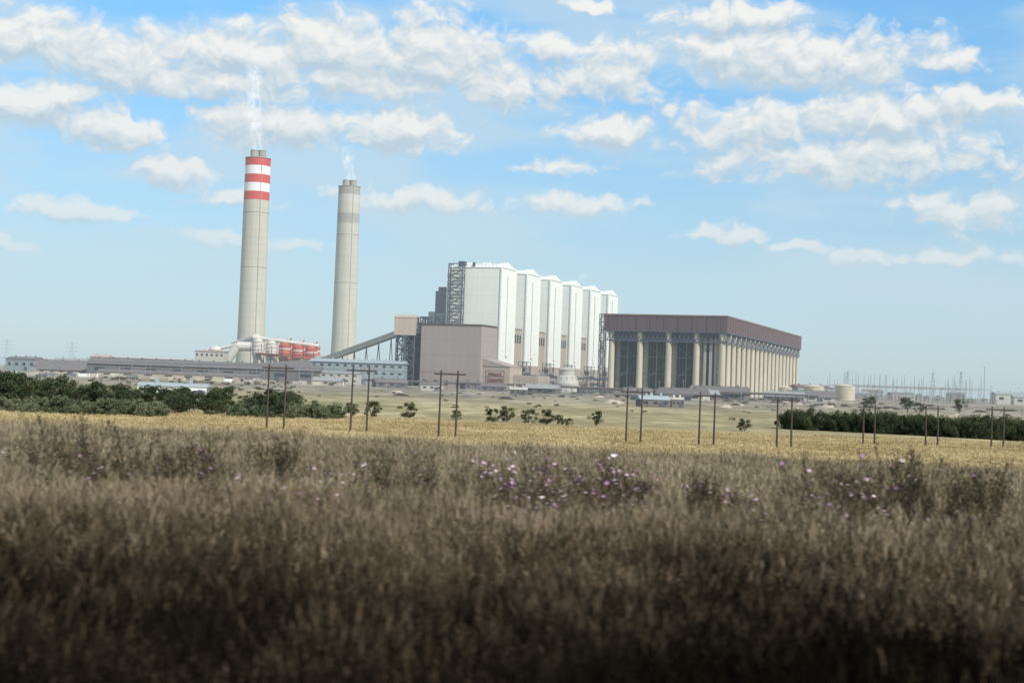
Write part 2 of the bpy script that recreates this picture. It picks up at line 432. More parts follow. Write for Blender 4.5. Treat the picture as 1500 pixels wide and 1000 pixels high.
building('office_block',-366,1420,86,20,17,R(4),'teal','pale',0.15,win=16,floors=3,doors=0)
building('office_block',-309,1450,30,22,27,R(0),'pale','brown2',0.1,win=6,floors=3,doors=0)
building('pump_house',-408,1400,18,16,17,R(0),'duct','brown2',0.3,win=3,doors=1)
building('coal_shed',-392,1230,40,34,3.5,R(15),'brown2','shed',0.5,win=5,doors=1)
building('farm_shed',-117,490,23.5,8,3.2,R(2),'trimwhite','blueroof',0.3,win=6,doors=2)
building('warehouse',-470,1100,60,24,7,R(5),'pale','teal',0.25,win=8,doors=2)
building('warehouse',-560,1350,90,30,9,R(3),'pale','teal',0.25,win=8,doors=2)
mb=MB(); mb.rings(0,0,[(11,0),(11,7),(8.5,13),(7,14),(7,18.5),(7.6,18.7),(7.6,19.4),(2,21)],28)
for k in range(12):
    a=2*math.pi*k/12; mb.beam((11.3*math.cos(a),11.3*math.sin(a),0),(8.9*math.cos(a),8.9*math.sin(a),13),0.4,4,1)
mb.obj('water_clarifier',[M['pale'],M['greysteel']],None,(49,1232,5))
mb=MB(); mb.lattice(-8,8,-5,5,0,16,5,0.5); mb.box(-7,7,-4,4,5,9); mb.box(-6,6,-4,4,11,14); mb.obj('coal_screening_frame',[M['redroof']],None,(-14,1232,5))
for (X,Y,r,h) in ((302,1400,10,12),(326,1370,9.5,13.5),(281,1440,7,10)):
    mb=MB(); mb.rings(0,0,[(r,0),(r,h),(r+0.3,h+0.01),(r+0.3,h+0.6),(r*0.5,h+1.8),(0.3,h+2.3)],32,mis=[0,1,1,0,0,0])
    for k in range(3): mb.rings(0,0,[(r+0.08,h*(k+0.9)/4),(r+0.2,h*(k+0.95)/4),(r+0.08,h*(k+1)/4)],32,mi=1,cap=False)
    for k in range(14): 
        a=R(-150+6*k); z=h*k/14; mb.beam((r*1.06*math.cos(a),r*1.06*math.sin(a),z),(r*1.06*math.cos(a+R(6)),r*1.06*math.sin(a+R(6)),z+h/14),0.25,4,1)
    mb.obj('storage_tank',[M['yel'],M['pale']],None,(X,Y,5))
rs=random.Random(3)
yd=[(15,1120,16,'redroof'),(36,1150,14,'redroof'),(62,1140,14,'redroof'),(80,1120,12,'redroof'),(-12,1000,18,'shed'),(22,960,22,'greysteel'),(-50,900,14,'shed'),
    (108,880,30,'shed'),(70,820,18,'shed'),(61,600,13,'blueroof'),(72,610,6,'pale'),(128,950,24,'greysteel'),(150,1010,40,'shed'),(210,1080,30,'greysteel'),
    (-90,1050,24,'shed'),(-130,1000,20,'greysteel'),(5,830,10,'pale'),(90,1000,20,'shed'),(-30,1120,18,'shed'),(235,1100,36,'shed')]
for (X,Y,w,rf) in yd:
    building('yard_shed',X,Y,w,w*0.6,rs.uniform(2.2,4),R(rs.uniform(-25,25)),rs.choice(['pale','shed','brown2','shed']),rf,0.45,win=3,doors=1)
for k in range(14):
    X=rs.uniform(330,720); Y=rs.uniform(1500,2100)
    building('industrial_shed',X,Y,rs.uniform(20,60),20,rs.uniform(5,12),R(rs.uniform(-20,20)),rs.choice(['pale','shed','teal','brown2']),rs.choice(['shed','greysteel','redroof']),0.3,win=4,doors=1)
for k in range(16):
    X=rs.uniform(-640,-330); Y=rs.uniform(1450,1900)
    building('industrial_shed',X,Y,rs.uniform(20,50),20,rs.uniform(5,14),R(rs.uniform(-20,20)),rs.choice(['pale','shed','teal','brown2']),rs.choice(['shed','greysteel','redroof']),0.3,win=4,doors=1)
mb=MB()
for k in range(60):
    X=-395+k*4.6+rs.uniform(-1,1); Y=1000+rs.uniform(-25,25)+ (k*0.3)
    if rs.random()<0.3: continue
    w=rs.uniform(1.5,3.6); z=terr(X,Y); h=rs.choice([2.0,2.4,2.6])
    mb.box(X-w,X+w,Y-1.3,Y+1.3,z,z+h,rs.choice([0,0,1,2,3,4])); mb.box(X-w*0.9,X-w*0.8,Y-1.4,Y-1.31,z,z+h*0.95,3)
mb.obj('container_row',[M['pale'],M['yel'],M['brown2'],M['greyclad'],M['wband']])
mb=MB()
for k in range(46):
    X=-110+k*7; Y=1060-k*2.0; z=terr(X,Y)
    mb.beam((X,Y,z),(X,Y,z+5),0.3,4); 
    mb.beam((X,Y,z+5),(X+7,Y-2,z+5),0.8,6,1)
mb.obj('pipe_rack',[M['steel'],M['shed']])
mb=MB()
for k in range(150):
    X=rs.uniform(-60,330); Y=rs.uniform(640,1180); z=terr(X,Y); s=rs.uniform(1.0,4.2)
    n=9; o=len(mb.v)
    mb.v+= [(X+s*rs.uniform(0.8,1.5)*math.cos(6.283*i/n),Y+s*0.8*math.sin(6.283*i/n),z-0.1) for i in range(n)]+[(X+s*rs.uniform(.2,.6)*math.cos(6.283*i/n),Y+s*.4*math.sin(6.283*i/n),z+s*rs.uniform(0.15,.42)) for i in range(n)]
    mb.f+=[(o+i,o+(i+1)%n,o+n+(i+1)%n,o+n+i) for i in range(n)]+[tuple(o+n+i for i in range(n))]; mi=rs.choice([0,0,0,1,2]); mb.m+=[mi]*(n+1)
mb.obj('spoil_heaps',[M['coal'],M['brown2'],M['shed']])
mb=MB()
for k in range(46):
    X=rs.uniform(-330,330); Y=rs.uniform(700,1180); z=terr(X,Y); h=rs.uniform(8,14)
    mb.beam((X,Y,z),(X,Y,z+h),0.17,5,0,0.1); mb.beam((X-1.2,Y,z+h-0.4),(X+1.2,Y,z+h-0.4),0.12,4)
mb.obj('lamp_masts',[M['greysteel']])
mb=MB()
for r_ in range(5):
    Y=1480+r_*55; 
    for k in range(13):
        X=350+k*13+r_*8+rs.uniform(-2,2); h=rs.choice([17,21,26,30])
        mb.beam((X-0.9,Y,5),(X,Y,5+h),0.26,4,0,0.16); mb.beam((X+0.9,Y,5),(X,Y,5+h),0.26,4,0,0.16)
        if k<12: 
            mb.beam((X,Y,21),(X+13,Y,21),0.3,4); mb.beam((X,Y,19.6),(X+13,Y,19.6),0.15,4)
            for q in range(4): mb.beam((X+3.2*q,Y,19.6),(X+3.2*q+1.6,Y,21),0.12,4)
        for q in (4,8): mb.beam((X+q,Y+4,5),(X+q,Y+4,11),0.35,6,1)
mb.obj('switchyard_gantry',[M['greysteel'],M['porc']])
def pylon(X,Y,h):
    mb=MB(); z=terr(X,Y); n=7
    def hw(t): return h*0.11*(1-t)**1.3+0.5
    for i in range(n):
        a=i/n; b2=(i+1)/n; wa=hw(a); wb=hw(b2)
        ca=[(-wa,-wa),(wa,-wa),(wa,wa),(-wa,wa)]; cb=[(-wb,-wb),(wb,-wb),(wb,wb),(-wb,wb)]
        for k in range(4):
            mb.beam((*ca[k],a*h),(*cb[k],b2*h),0.16,4); mb.beam((*ca[k],a*h),(*cb[(k+1)%4],b2*h),0.10,4); mb.beam((*cb[k],b2*h),(*cb[(k+1)%4],b2*h),0.10,4)
    for t in (0.68,0.82,0.95):
        w=h*0.2; mb.beam((-w,0,t*h),(w,0,t*h),0.16,4); mb.beam((-w,0,t*h),(0,0,t*h+2),0.1,4); mb.beam((w,0,t*h),(0,0,t*h+2),0.1,4)
    mb.obj('transmission_pylon',[M['greysteel']],None,(X,Y,z),R(20))
for (X,Y,h) in ((560,1750,38),(600,2000,40),(640,2400,40),(455,1900,36),(-500,1600,34),(-610,1700,36)): pylon(X,Y,h)
mb=MB(); mb.beam((0,0,0),(0,0,40),0.5,6,0,0.25); mb.box(-0.8,0.8,-0.8,0.8,0,2); mb.beam((-1.5,0,39),(1.5,0,39),0.3,4); mb.obj('lighting_mast',[M['greysteel']],None,(505,1500,5))

# ------------------------------------------------------------------ utility poles (H frames)
PP=[(-39.5,238,11.3,2.9),(-25.2,236,11.3,2.7),(-9.9,226,11.2,2.7),(20.6,233,9.5,2.4),(33.4,238,9.4,2.5),(47.9,245,9.3,2.5),(71.6,280,8.4,2.3),(85,283,8.5,2.4),(98.9,285,8.6,2.4),(-110,243,11,2.7)]
wires=MB()
for idx,(X,Y,h,s) in enumerate(PP):
    z=terr(X,Y)-0.3; mb=MB()
    lean=rs.uniform(-0.12,0.12)
    for sx in (-1,1): mb.beam((sx*s/2,0,-0.5),(sx*s/2+lean,0,h),0.19,8,0,0.13)
    mb.box(-s/2-1.1+lean,s/2+1.3+lean,-0.22,-0.14,h-0.75,h-0.5,0)
    mb.box(-s/2-1.1+lean,s/2+1.3+lean,0.14,0.22,h-0.75,h-0.5,0)
    for xk in (-s/2-0.9,0,s/2+1.1):
        mb.rings(xk+lean,-0.02,[(0.03,h-0.5),(0.09,h-0.45),(0.05,h-0.38),(0.09,h-0.32),(0.04,h-0.22)],8,mi=1)
    mb.obj('utility_pole',[M['pole'],M['porc']],None,(X,Y,z),R(rs.uniform(-4,4)))
def wire(a,b,sag):
    pts=[Vector(a).lerp(Vector(b),t/10)-Vector((0,0,sag*4*(t/10)*(1-t/10))) for t in range(11)]
    for p,q in zip(pts[:-1],pts[1:]): wires.beam(p,q,0.010,3)
order=[9,0,1,2,3,4,5,6,7,8]
for i,j in zip(order[:-1],order[1:]):
    a=PP[i]; b2=PP[j]
    for off in (-2.2,0,2.4):
        wire((a[0]+off,a[1],terr(a[0],a[1])+a[2]-0.5),(b2[0]+off,b2[1],terr(b2[0],b2[1])+b2[2]-0.5),0.35)
wires.obj('power_lines',[M['steel']])

# ------------------------------------------------------------------ GN instancer
def instancer(name,pts,rz,sc,ix,objs):
    col=bpy.data.collections.new(name+'_sources')
    for o in objs: col.objects.link(o)
    me=bpy.data.meshes.new(name); me.from_pydata([tuple(p) for p in pts],[],[])
    a=me.attributes.new('rot','FLOAT_VECTOR','POINT'); r=np.zeros((len(pts),3),dtype=np.float32); r[:,2]=rz; a.data.foreach_set('vector',r.ravel())
    a=me.attributes.new('scl','FLOAT_VECTOR','POINT'); s=np.array(sc,dtype=np.float32)
    if s.ndim==1: s=np.repeat(s[:,None],3,1)
    a.data.foreach_set('vector',s.astype(np.float32).ravel())
    a=me.attributes.new('vid','INT','POINT'); a.data.foreach_set('value',np.array(ix,dtype=np.int32))
    ob=bpy.data.objects.new(name,me); scene.collection.objects.link(ob)
    ng=bpy.data.node_groups.new(name+'_gn','GeometryNodeTree')
    ng.interface.new_socket('Geometry',in_out='INPUT',socket_type='NodeSocketGeometry')
    ng.interface.new_socket('Geometry',in_out='OUTPUT',socket_type='NodeSocketGeometry')
    gi=ng.nodes.new('NodeGroupInput'); go=ng.nodes.new('NodeGroupOutput')
    iop=ng.nodes.new('GeometryNodeInstanceOnPoints'); ci=ng.nodes.new('GeometryNodeCollectionInfo')
    ci.inputs['Collection'].default_value=col; ci.inputs['Separate Children'].default_value=True; ci.inputs['Reset Children'].default_value=True
    iop.inputs['Pick Instance'].default_value=True
    def na(nm,t):
        n=ng.nodes.new('GeometryNodeInputNamedAttribute'); n.data_type=t; n.inputs['Name'].default_value=nm
        return [o for o in n.outputs if o.name=='Attribute' and o.enabled][0]
    ng.links.new(gi.outputs[0],iop.inputs['Points']); ng.links.new(ci.outputs[0],iop.inputs['Instance'])
    ng.links.new(na('vid','INT'),iop.inputs['Instance Index'])
    ng.links.new(na('rot','FLOAT_VECTOR'),iop.inputs['Rotation']); ng.links.new(na('scl','FLOAT_VECTOR'),iop.inputs['Scale'])
    ng.links.new(iop.outputs[0],go.inputs[0])
    md=ob.modifiers.new('instances','NODES'); md.node_group=ng
    return ob

# ------------------------------------------------------------------ trees
def tree_mesh(name,h,w,leafmat,nleaf=3200,trunk=0.25,seed=0,leaf=0.32,squash=0.75):
    r=random.Random(seed); mb=MB()
    zt=h*trunk
    mb.beam((0,0,-0.3),(0.1*r.uniform(-1,1),0,zt),h*0.035,7,0,h*0.026)
    for k in range(6):
        a=6.283*k/6+r.uniform(-.4,.4); q=(w*0.28*math.cos(a),w*0.28*math.sin(a),h*r.uniform(0.5,0.75))
        mb.beam((0,0,zt*0.85),q,h*0.02,5,0,h*0.008)
        q2=(q[0]*1.5,q[1]*1.5,q[2]+h*0.1); mb.beam(q,q2,h*0.008,4,0,h*0.003)
    cl=[]
    for k in range(24):
        a=r.uniform(0,6.283); zc=r.uniform(0.0,1.0); rad=math.sqrt(max(0.02,1-(zc*1.6-0.75)**2))
        rr=w*0.5*rad*r.uniform(0.35,1.0)
        cl.append((rr*math.cos(a),rr*math.sin(a),zt*0.7+(h-zt*0.7)*(0.08+0.86*zc),w*r.uniform(0.08,0.19)))
    for k in range(nleaf):
        c=cl[r.randrange(len(cl))]; d=Vector((r.gauss(0,1),r.gauss(0,1),r.gauss(0,1))).normalized()*c[3]*r.uniform(0.5,1.2)
        p=Vector((c[0]+d.x,c[1]+d.y,c[2]+d.z*squash)); 
        u=Vector((r.gauss(0,1),r.gauss(0,1),r.gauss(0,.7))).normalized(); v=u.cross(Vector((r.gauss(0,1),r.gauss(0,1),r.gauss(0,1)))).normalized()
        s=leaf*r.uniform(0.5,1.1)
        mb.add([p-u*s*0.6,p+v*s*0.35,p+u*s*0.6,p-v*s*0.35],[(0,1,2,3)],1)
    me=bpy.data.meshes.new(name); me.from_pydata(mb.v,[],mb.f); me.materials.append(M['bark']); me.materials.append(leafmat); me.polygons.foreach_set('material_index',mb.m)
    return me
leafA=plantmat('leaves_dark',(0.032,0.048,0.026),(0.078,0.10,0.052),0,posvar=0.12)
leafB=plantmat('leaves_grey_green',(0.09,0.115,0.065),(0.18,0.195,0.115),0,posvar=0.12)
leafC=plantmat('leaves_olive',(0.045,0.056,0.028),(0.10,0.11,0.055),0,posvar=0.12)
TA=[tree_mesh('tree_dark_%d'%k,6,5.5,leafA,3000,0.2,k) for k in range(4)]
TB=[tree_mesh('bush_%d'%k,3,3.6,leafB,2400,0.05,10+k,0.24,0.9) for k in range(3)]
TC=[tree_mesh('tree_olive_%d'%k,4,4.6,leafC,2400,0.12,20+k,0.28) for k in range(3)]
TH=[tree_mesh('hedge_bush_%d'%k,4,5,leafA,3600,0.04,30+k,0.26,0.9) for k in range(3)]
def src(meshes): return [bpy.data.objects.new('src_'+me.name,me) for me in meshes]
pts=[];rz=[];sc=[];ix=[]
for k in range(140):
    Y=rs.uniform(300,350); X=rs.uniform(-150,-0.15*Y)
    pts.append((X,Y,terr(X,Y)-0.3)); rz.append(rs.uniform(0,6.28)); s=rs.uniform(0.5,1.15)*(1.2 if X<-105 else 1)*(0.85 if X>-72 else 1); sc.append((s*rs.uniform(0.9,1.4),s*1.1,s)); ix.append(rs.randrange(7) if rs.random()<0.5 else rs.randrange(4))
instancer('tree_belt',pts,rz,sc,ix,src(TA+TC))
pts=[];rz=[];sc=[];ix=[]
for k in range(140):
    Y=rs.uniform(280,292); X=rs.uniform(-150,-70)
    if rs.random()<0.35: X=rs.uniform(-58,-36); Y=rs.uniform(292,308)
    pts.append((X,Y,terr(X,Y)-0.3)); rz.append(rs.uniform(0,6.28)); s=rs.uniform(0.5,1.3); sc.append((s*1.2,s,s)); ix.append(rs.randrange(3))
instancer('shrub_belt',pts,rz,sc,ix,src(TB))
pts=[];rz=[];sc=[];ix=[]
for k in range(110):
    t=k/109; X=71+t*85; Y=362-38*t+rs.uniform(-3,3)
    pts.append((X,Y,terr(X,Y)-0.5)); rz.append(rs.uniform(0,6.28)); s=rs.uniform(0.9,1.08)*(1+0.12*t); sc.append((s,s,s*rs.uniform(1.1,1.4))); ix.append(rs.randrange(3))
instancer('hedge',pts,rz,sc,ix,src(TH))
for (X,Y,s,me) in ((-23,325,0.95,TC[0]),(-31,320,0.95,TC[1]),(-36,322,0.8,TC[2]),(-12.5,330,0.6,TC[1]),(-4,330,0.8,TC[0]),(-0.5,334,0.95,TC[2]),(4.5,330,0.85,TC[1]),(8.8,330,0.9,TC[0]),
   (11.5,333,0.6,TC[2]),(20.5,332,0.62,TA[1]),(56,335,0.75,TC[2]),(13.8,328,0.45,TC[1]),(-53,300,0.9,TA[2]),(179,700,1.2,TA[0]),(195,690,1.3,TA[3]),(204,700,1.2,TC[1]),(230,720,1.2,TA[1])):
    o=bpy.data.objects.new('tree',me); scene.collection.objects.link(o); o.location=(X,Y,terr(X,Y)-0.1); o.scale=(s*1.1,s,s); o.rotation_euler=(0,0,rs.uniform(0,6))
pts=[];rz=[];sc=[];ix=[]
for k in range(300):
    Y=rs.uniform(420,1150); X=rs.uniform(-0.38,0.38)*Y
    if rs.random()<0.5: X=rs.uniform(-0.40,-0.15)*Y
    pts.append((X,Y,terr(X,Y)-0.2)); rz.append(rs.uniform(0,6.28)); s=rs.uniform(0.12,0.38)*(1.5 if X<-0.15*Y else 1); sc.append((s*1.8,s*1.8,s*0.85)); ix.append(rs.randrange(6))
for k in range(60):
    Y=rs.uniform(1500,2600); X=rs.choice([-1,1])*rs.uniform(0.2,0.42)*Y
    pts.append((X,Y,5)); rz.append(0); s=rs.uniform(1.2,2.4); sc.append((s*1.5,s,s)); ix.append(rs.randrange(6))
instancer('scrub',pts,rz,sc,ix,src(TB+TC))

# ------------------------------------------------------------------ grass
def clump(name,nb,rad,h0,h1,w,lean,matb,mats,seedp=0.5,seed=0):
    r=np.random.default_rng(seed); V=[];F=[];MI=[]
    for i in range(nb):
        a=r.uniform(0,6.283); rr=rad*math.sqrt(r.uniform()); bx,by=rr*math.cos(a),rr*math.sin(a)
        h=r.uniform(h0,h1)*(1.22 if r.uniform()<0.08 else 1); la=r.uniform(0,6.283); ll=abs(r.normal(0,lean))*h
        fa=r.uniform(0,3.14); fx,fy=math.cos(fa),math.sin(fa); ww=w*r.uniform(0.6,1.3)
        o=len(V)
        for t,k in ((0,1),(0.55,0.8),(1,0.12)):
            px=bx+math.cos(la)*ll*t*t; py=by+math.sin(la)*ll*t*t; pz=h*t*(1-0.18*lean*t)
            V+= [(px-fx*ww*k/2,py-fy*ww*k/2,pz),(px+fx*ww*k/2,py+fy*ww*k/2,pz)]
        for j in range(2): F.append((o+2*j,o+2*j+1,o+2*j+3,o+2*j+2)); MI.append(0)
        if r.uniform()<seedp:
            px=bx+math.cos(la)*ll; py=by+math.sin(la)*ll; pz=h*(1-0.18*lean)-0.05
            dx,dy=math.cos(la)*0.35,math.sin(la)*0.35
            for q in range(2):
                o=len(V); s=r.uniform(0.09,0.19); wv=ww*0.95; oz=-0.07*q; ox=r.uniform(-.02,.02); oy=r.uniform(-.02,.02)
                V+= [(px,py,pz+oz),(px+ox+dx*s*.5-fx*wv,py+oy+dy*s*.5-fy*wv,pz+oz+s*.5),(px+ox*2+dx*s,py+oy*2+dy*s,pz+oz+s),(px+ox+dx*s*.5+fx*wv,py+oy+dy*s*.5+fy*wv,pz+oz+s*.5)]
                F.append((o,o+1,o+2,o+3)); MI.append(1)
    me=bpy.data.meshes.new(name); me.from_pydata(V,[],F); me.materials.append(matb); me.materials.append(mats); me.polygons.foreach_set('material_index',MI)
    return bpy.data.objects.new(name,me)
gb=plantmat('dry_grass_blades',(0.12,0.098,0.055),(0.25,0.205,0.125),0,posvar=0.3)
gs=plantmat('grass_seed_heads',(0.19,0.155,0.10),(0.32,0.265,0.18),0,posvar=0.3)
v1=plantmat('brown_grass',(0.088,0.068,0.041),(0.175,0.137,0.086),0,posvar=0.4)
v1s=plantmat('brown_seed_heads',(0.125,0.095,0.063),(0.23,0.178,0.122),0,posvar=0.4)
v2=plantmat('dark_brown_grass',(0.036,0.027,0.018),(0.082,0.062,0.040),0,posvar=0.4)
v3=plantmat('near_shade_grass',(0.0045,0.0035,0.0025),(0.015,0.0115,0.008),0,posvar=0.4)  # near-black blades: foreground shade put into the grass colour
yb=plantmat('straw_blades',(0.35,0.275,0.145),(0.50,0.41,0.235),0,posvar=0.06)
NBL=360; RC=0.78
GA=[clump('g_a%d'%k,NBL,RC,0.40,0.95,0.0085,0.30,gb,gs,0.5,k) for k in range(4)]
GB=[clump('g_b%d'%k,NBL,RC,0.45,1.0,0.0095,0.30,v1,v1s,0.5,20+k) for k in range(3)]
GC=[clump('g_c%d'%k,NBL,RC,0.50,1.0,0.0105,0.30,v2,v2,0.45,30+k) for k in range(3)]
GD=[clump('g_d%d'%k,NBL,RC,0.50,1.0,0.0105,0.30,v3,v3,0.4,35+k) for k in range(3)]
P=[];RZ=[];S=[];I=[]
def field(n,y0,y1):
    for _ in range(n):
        y=y0+(y1-y0)*(rng.uniform(0,1)**0.6); w=0.40*y+3.5; x=rng.uniform(-w,w)
        P.append((x,y,terr(x,y)-0.02)); RZ.append(rng.uniform(0,6.28))
        tier=int(min(3,max(0,round((24.6-y)/4.5+rng.normal(0,0.5)))))  # darker colour tiers nearer the camera paint the foreground darkening
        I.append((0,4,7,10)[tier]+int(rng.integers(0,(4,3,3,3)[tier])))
        nz=math.sin(x*0.7+y*0.3)*math.sin(y*0.45-x*0.2)
        s=rng.uniform(0.8,1.15)+0.12*nz; sxy=s*(1.0 if y<30 else 1.3)
        S.append((sxy,sxy,s))
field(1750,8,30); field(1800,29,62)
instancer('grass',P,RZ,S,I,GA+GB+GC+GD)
G3=[clump('straw_%d'%k,150,1.6,0.3,0.6,0.06,0.4,yb,yb,0.3,40+k) for k in range(3)]
P=[];S=[];I=[];RZ=[]
for k in range(4000):
    y=math.sqrt(rng.uniform(165**2,320**2)); x=rng.uniform(-0.42,0.42)*y
    P.append((x,y,terr(x,y)-0.05)); RZ.append(rng.uniform(0,6.28)); s=rng.uniform(0.4,1.1); S.append((s*1.5,s*1.5,s*0.9)); I.append(int(rng.integers(0,3)))
instancer('straw_field',P,RZ,S,I,G3)

# cosmos flowers and weeds
stemM=plantmat('cosmos_stems',(0.036,0.031,0.021),(0.10,0.080,0.053),0)
pinkM=plantmat('cosmos_pink',(0.48,0.26,0.45),(0.64,0.44,0.62),0)
magM=plantmat('cosmos_magenta',(0.31,0.11,0.31),(0.44,0.20,0.45),0)
whM=plantmat('cosmos_white',(0.62,0.55,0.62),(0.72,0.66,0.70),0)
cenM=plantmat('cosmos_centre',(0.35,0.25,0.04),(0.4,0.3,0.05),0)
def cosmos(name,h,nfl,seed,leafy=1.0):
    r=random.Random(seed); mb=MB()
    for st in range(r.randint(2,3)):
        bx,by=r.uniform(-.12,.12),r.uniform(-.12,.12); la=r.uniform(0,6.28); hh=h*r.uniform(0.65,1.08)
        P=[Vector((bx+math.cos(la)*0.18*hh*t*t,by+math.sin(la)*0.18*hh*t*t,hh*t)) for t in (0,.25,.5,.75,1)]
        for a,b2 in zip(P[:-1],P[1:]): mb.beam(a,b2,0.006,3,0,0.005)
        tips=[P[-1]]
        for k in range(7):
            t=r.uniform(0.5,0.95); q=P[0].lerp(P[-1],t); q.x=bx+math.cos(la)*0.18*hh*t*t; q.y=by+math.sin(la)*0.18*hh*t*t
            a=r.uniform(0,6.28); l=r.uniform(0.12,0.34); e=q+Vector((math.cos(a)*l*0.6,math.sin(a)*l*0.6,l)); mb.beam(q,e,0.004,3,0,0.003); tips.append(e)
        for k in range(int(46*leafy)):
            t=r.uniform(0.3,1.0); q=P[0].lerp(P[-1],t)+Vector((r.gauss(0,.05),r.gauss(0,.05),0)); a=r.uniform(0,6.28); l=r.uniform(0.05,0.15)
            d=Vector((math.cos(a)*l,math.sin(a)*l,l*r.uniform(0.4,1.4))); n=Vector((-math.sin(a),math.cos(a),0))*0.009
            mb.add([q,q+d*.5+n,q+d,q+d*.5-n],[(0,1,2,3)],0)
        for tpt in tips:
            if r.random()>nfl: 
                mb.rings(tpt.x,tpt.y,[(0.004,tpt.z),(0.014,tpt.z+.01),(0.012,tpt.z+.025)],5,mi=0); continue
            mi=r.choice([1,1,1,2,2,3]); rad=r.uniform(0.028,0.048)
            nrm=Vector((r.uniform(-.6,.9),r.uniform(-1,.3),r.uniform(.3,1))).normalized()
            u=nrm.cross(Vector((0,0,1))).normalized(); v=nrm.cross(u)
            for k in range(8):
                a=6.283*k/8; w=0.34; c1=u*math.cos(a-w)+v*math.sin(a-w); c2=u*math.cos(a+w)+v*math.sin(a+w); c0=u*math.cos(a)+v*math.sin(a)
                mb.add([tpt,tpt+c1*rad*0.85+nrm*.006,tpt+c0*rad+nrm*.008,tpt+c2*rad*0.85+nrm*.006],[(0,1,2,3)],mi)
            mb.add([tpt+nrm*.006+u*.008,tpt+nrm*.006+v*.008,tpt+nrm*.006-u*.008,tpt+nrm*.006-v*.008],[(0,1,2,3)],4)
    me=bpy.data.meshes.new(name); me.from_pydata(mb.v,[],mb.f)
    for mm in (stemM,pinkM,magM,whM,cenM): me.materials.append(mm)
    me.polygons.foreach_set('material_index',mb.m)
    return bpy.data.objects.new(name,me)
CS=[cosmos('cosmos_a%d'%k,1.5,0.30,k) for k in range(6)]+[cosmos('cosmos_b%d'%k,1.65,0.02,50+k,1.5) for k in range(3)]
P=[];S=[];I=[];RZ=[]
cl=[(-8.4,.5,.2),(-7.3,.5,.05),(-6.3,.6,.05),(-5.2,.7,.2),(-3.8,.4,.75),(-3.0,.4,.7),(-2.2,.5,.4),(-1.6,.4,.4),(-.6,.35,.85),(.2,.35,.9),(.8,.3,.9),(1.7,.35,.9),(2.2,.3,.6),(3.7,.22,.5),(5.2,.35,.4),(5.8,.3,.5),(6.7,.35,.2),(7.4,.4,.2),(8.7,.3,.05),(-12,.8,.3),(11,.9,.5)]
for (cx,sd_,pf) in cl:
    big=rng.uniform(0.8,1.12)
    for k in range(14):
        y=rng.normal(26.5,1.6); x=(cx+rng.normal(0,sd_))*y/26
        P.append((x,y,terr(x,y))); RZ.append(rng.uniform(0,6.28)); S.append(rng.uniform(0.6,1.15)*big); I.append(int(rng.integers(0,6)) if rng.uniform()<pf else 6+int(rng.integers(0,3)))
for k in range(130):
    y=rng.normal(27,2.5); x=rng.uniform(-0.42,0.42)*y
    P.append((x,y,terr(x,y))); RZ.append(rng.uniform(0,6.28)); S.append(rng.uniform(0.5,0.85)); I.append(int(rng.integers(2,9)))
instancer('cosmos_flowers',P,RZ,S,I,CS)

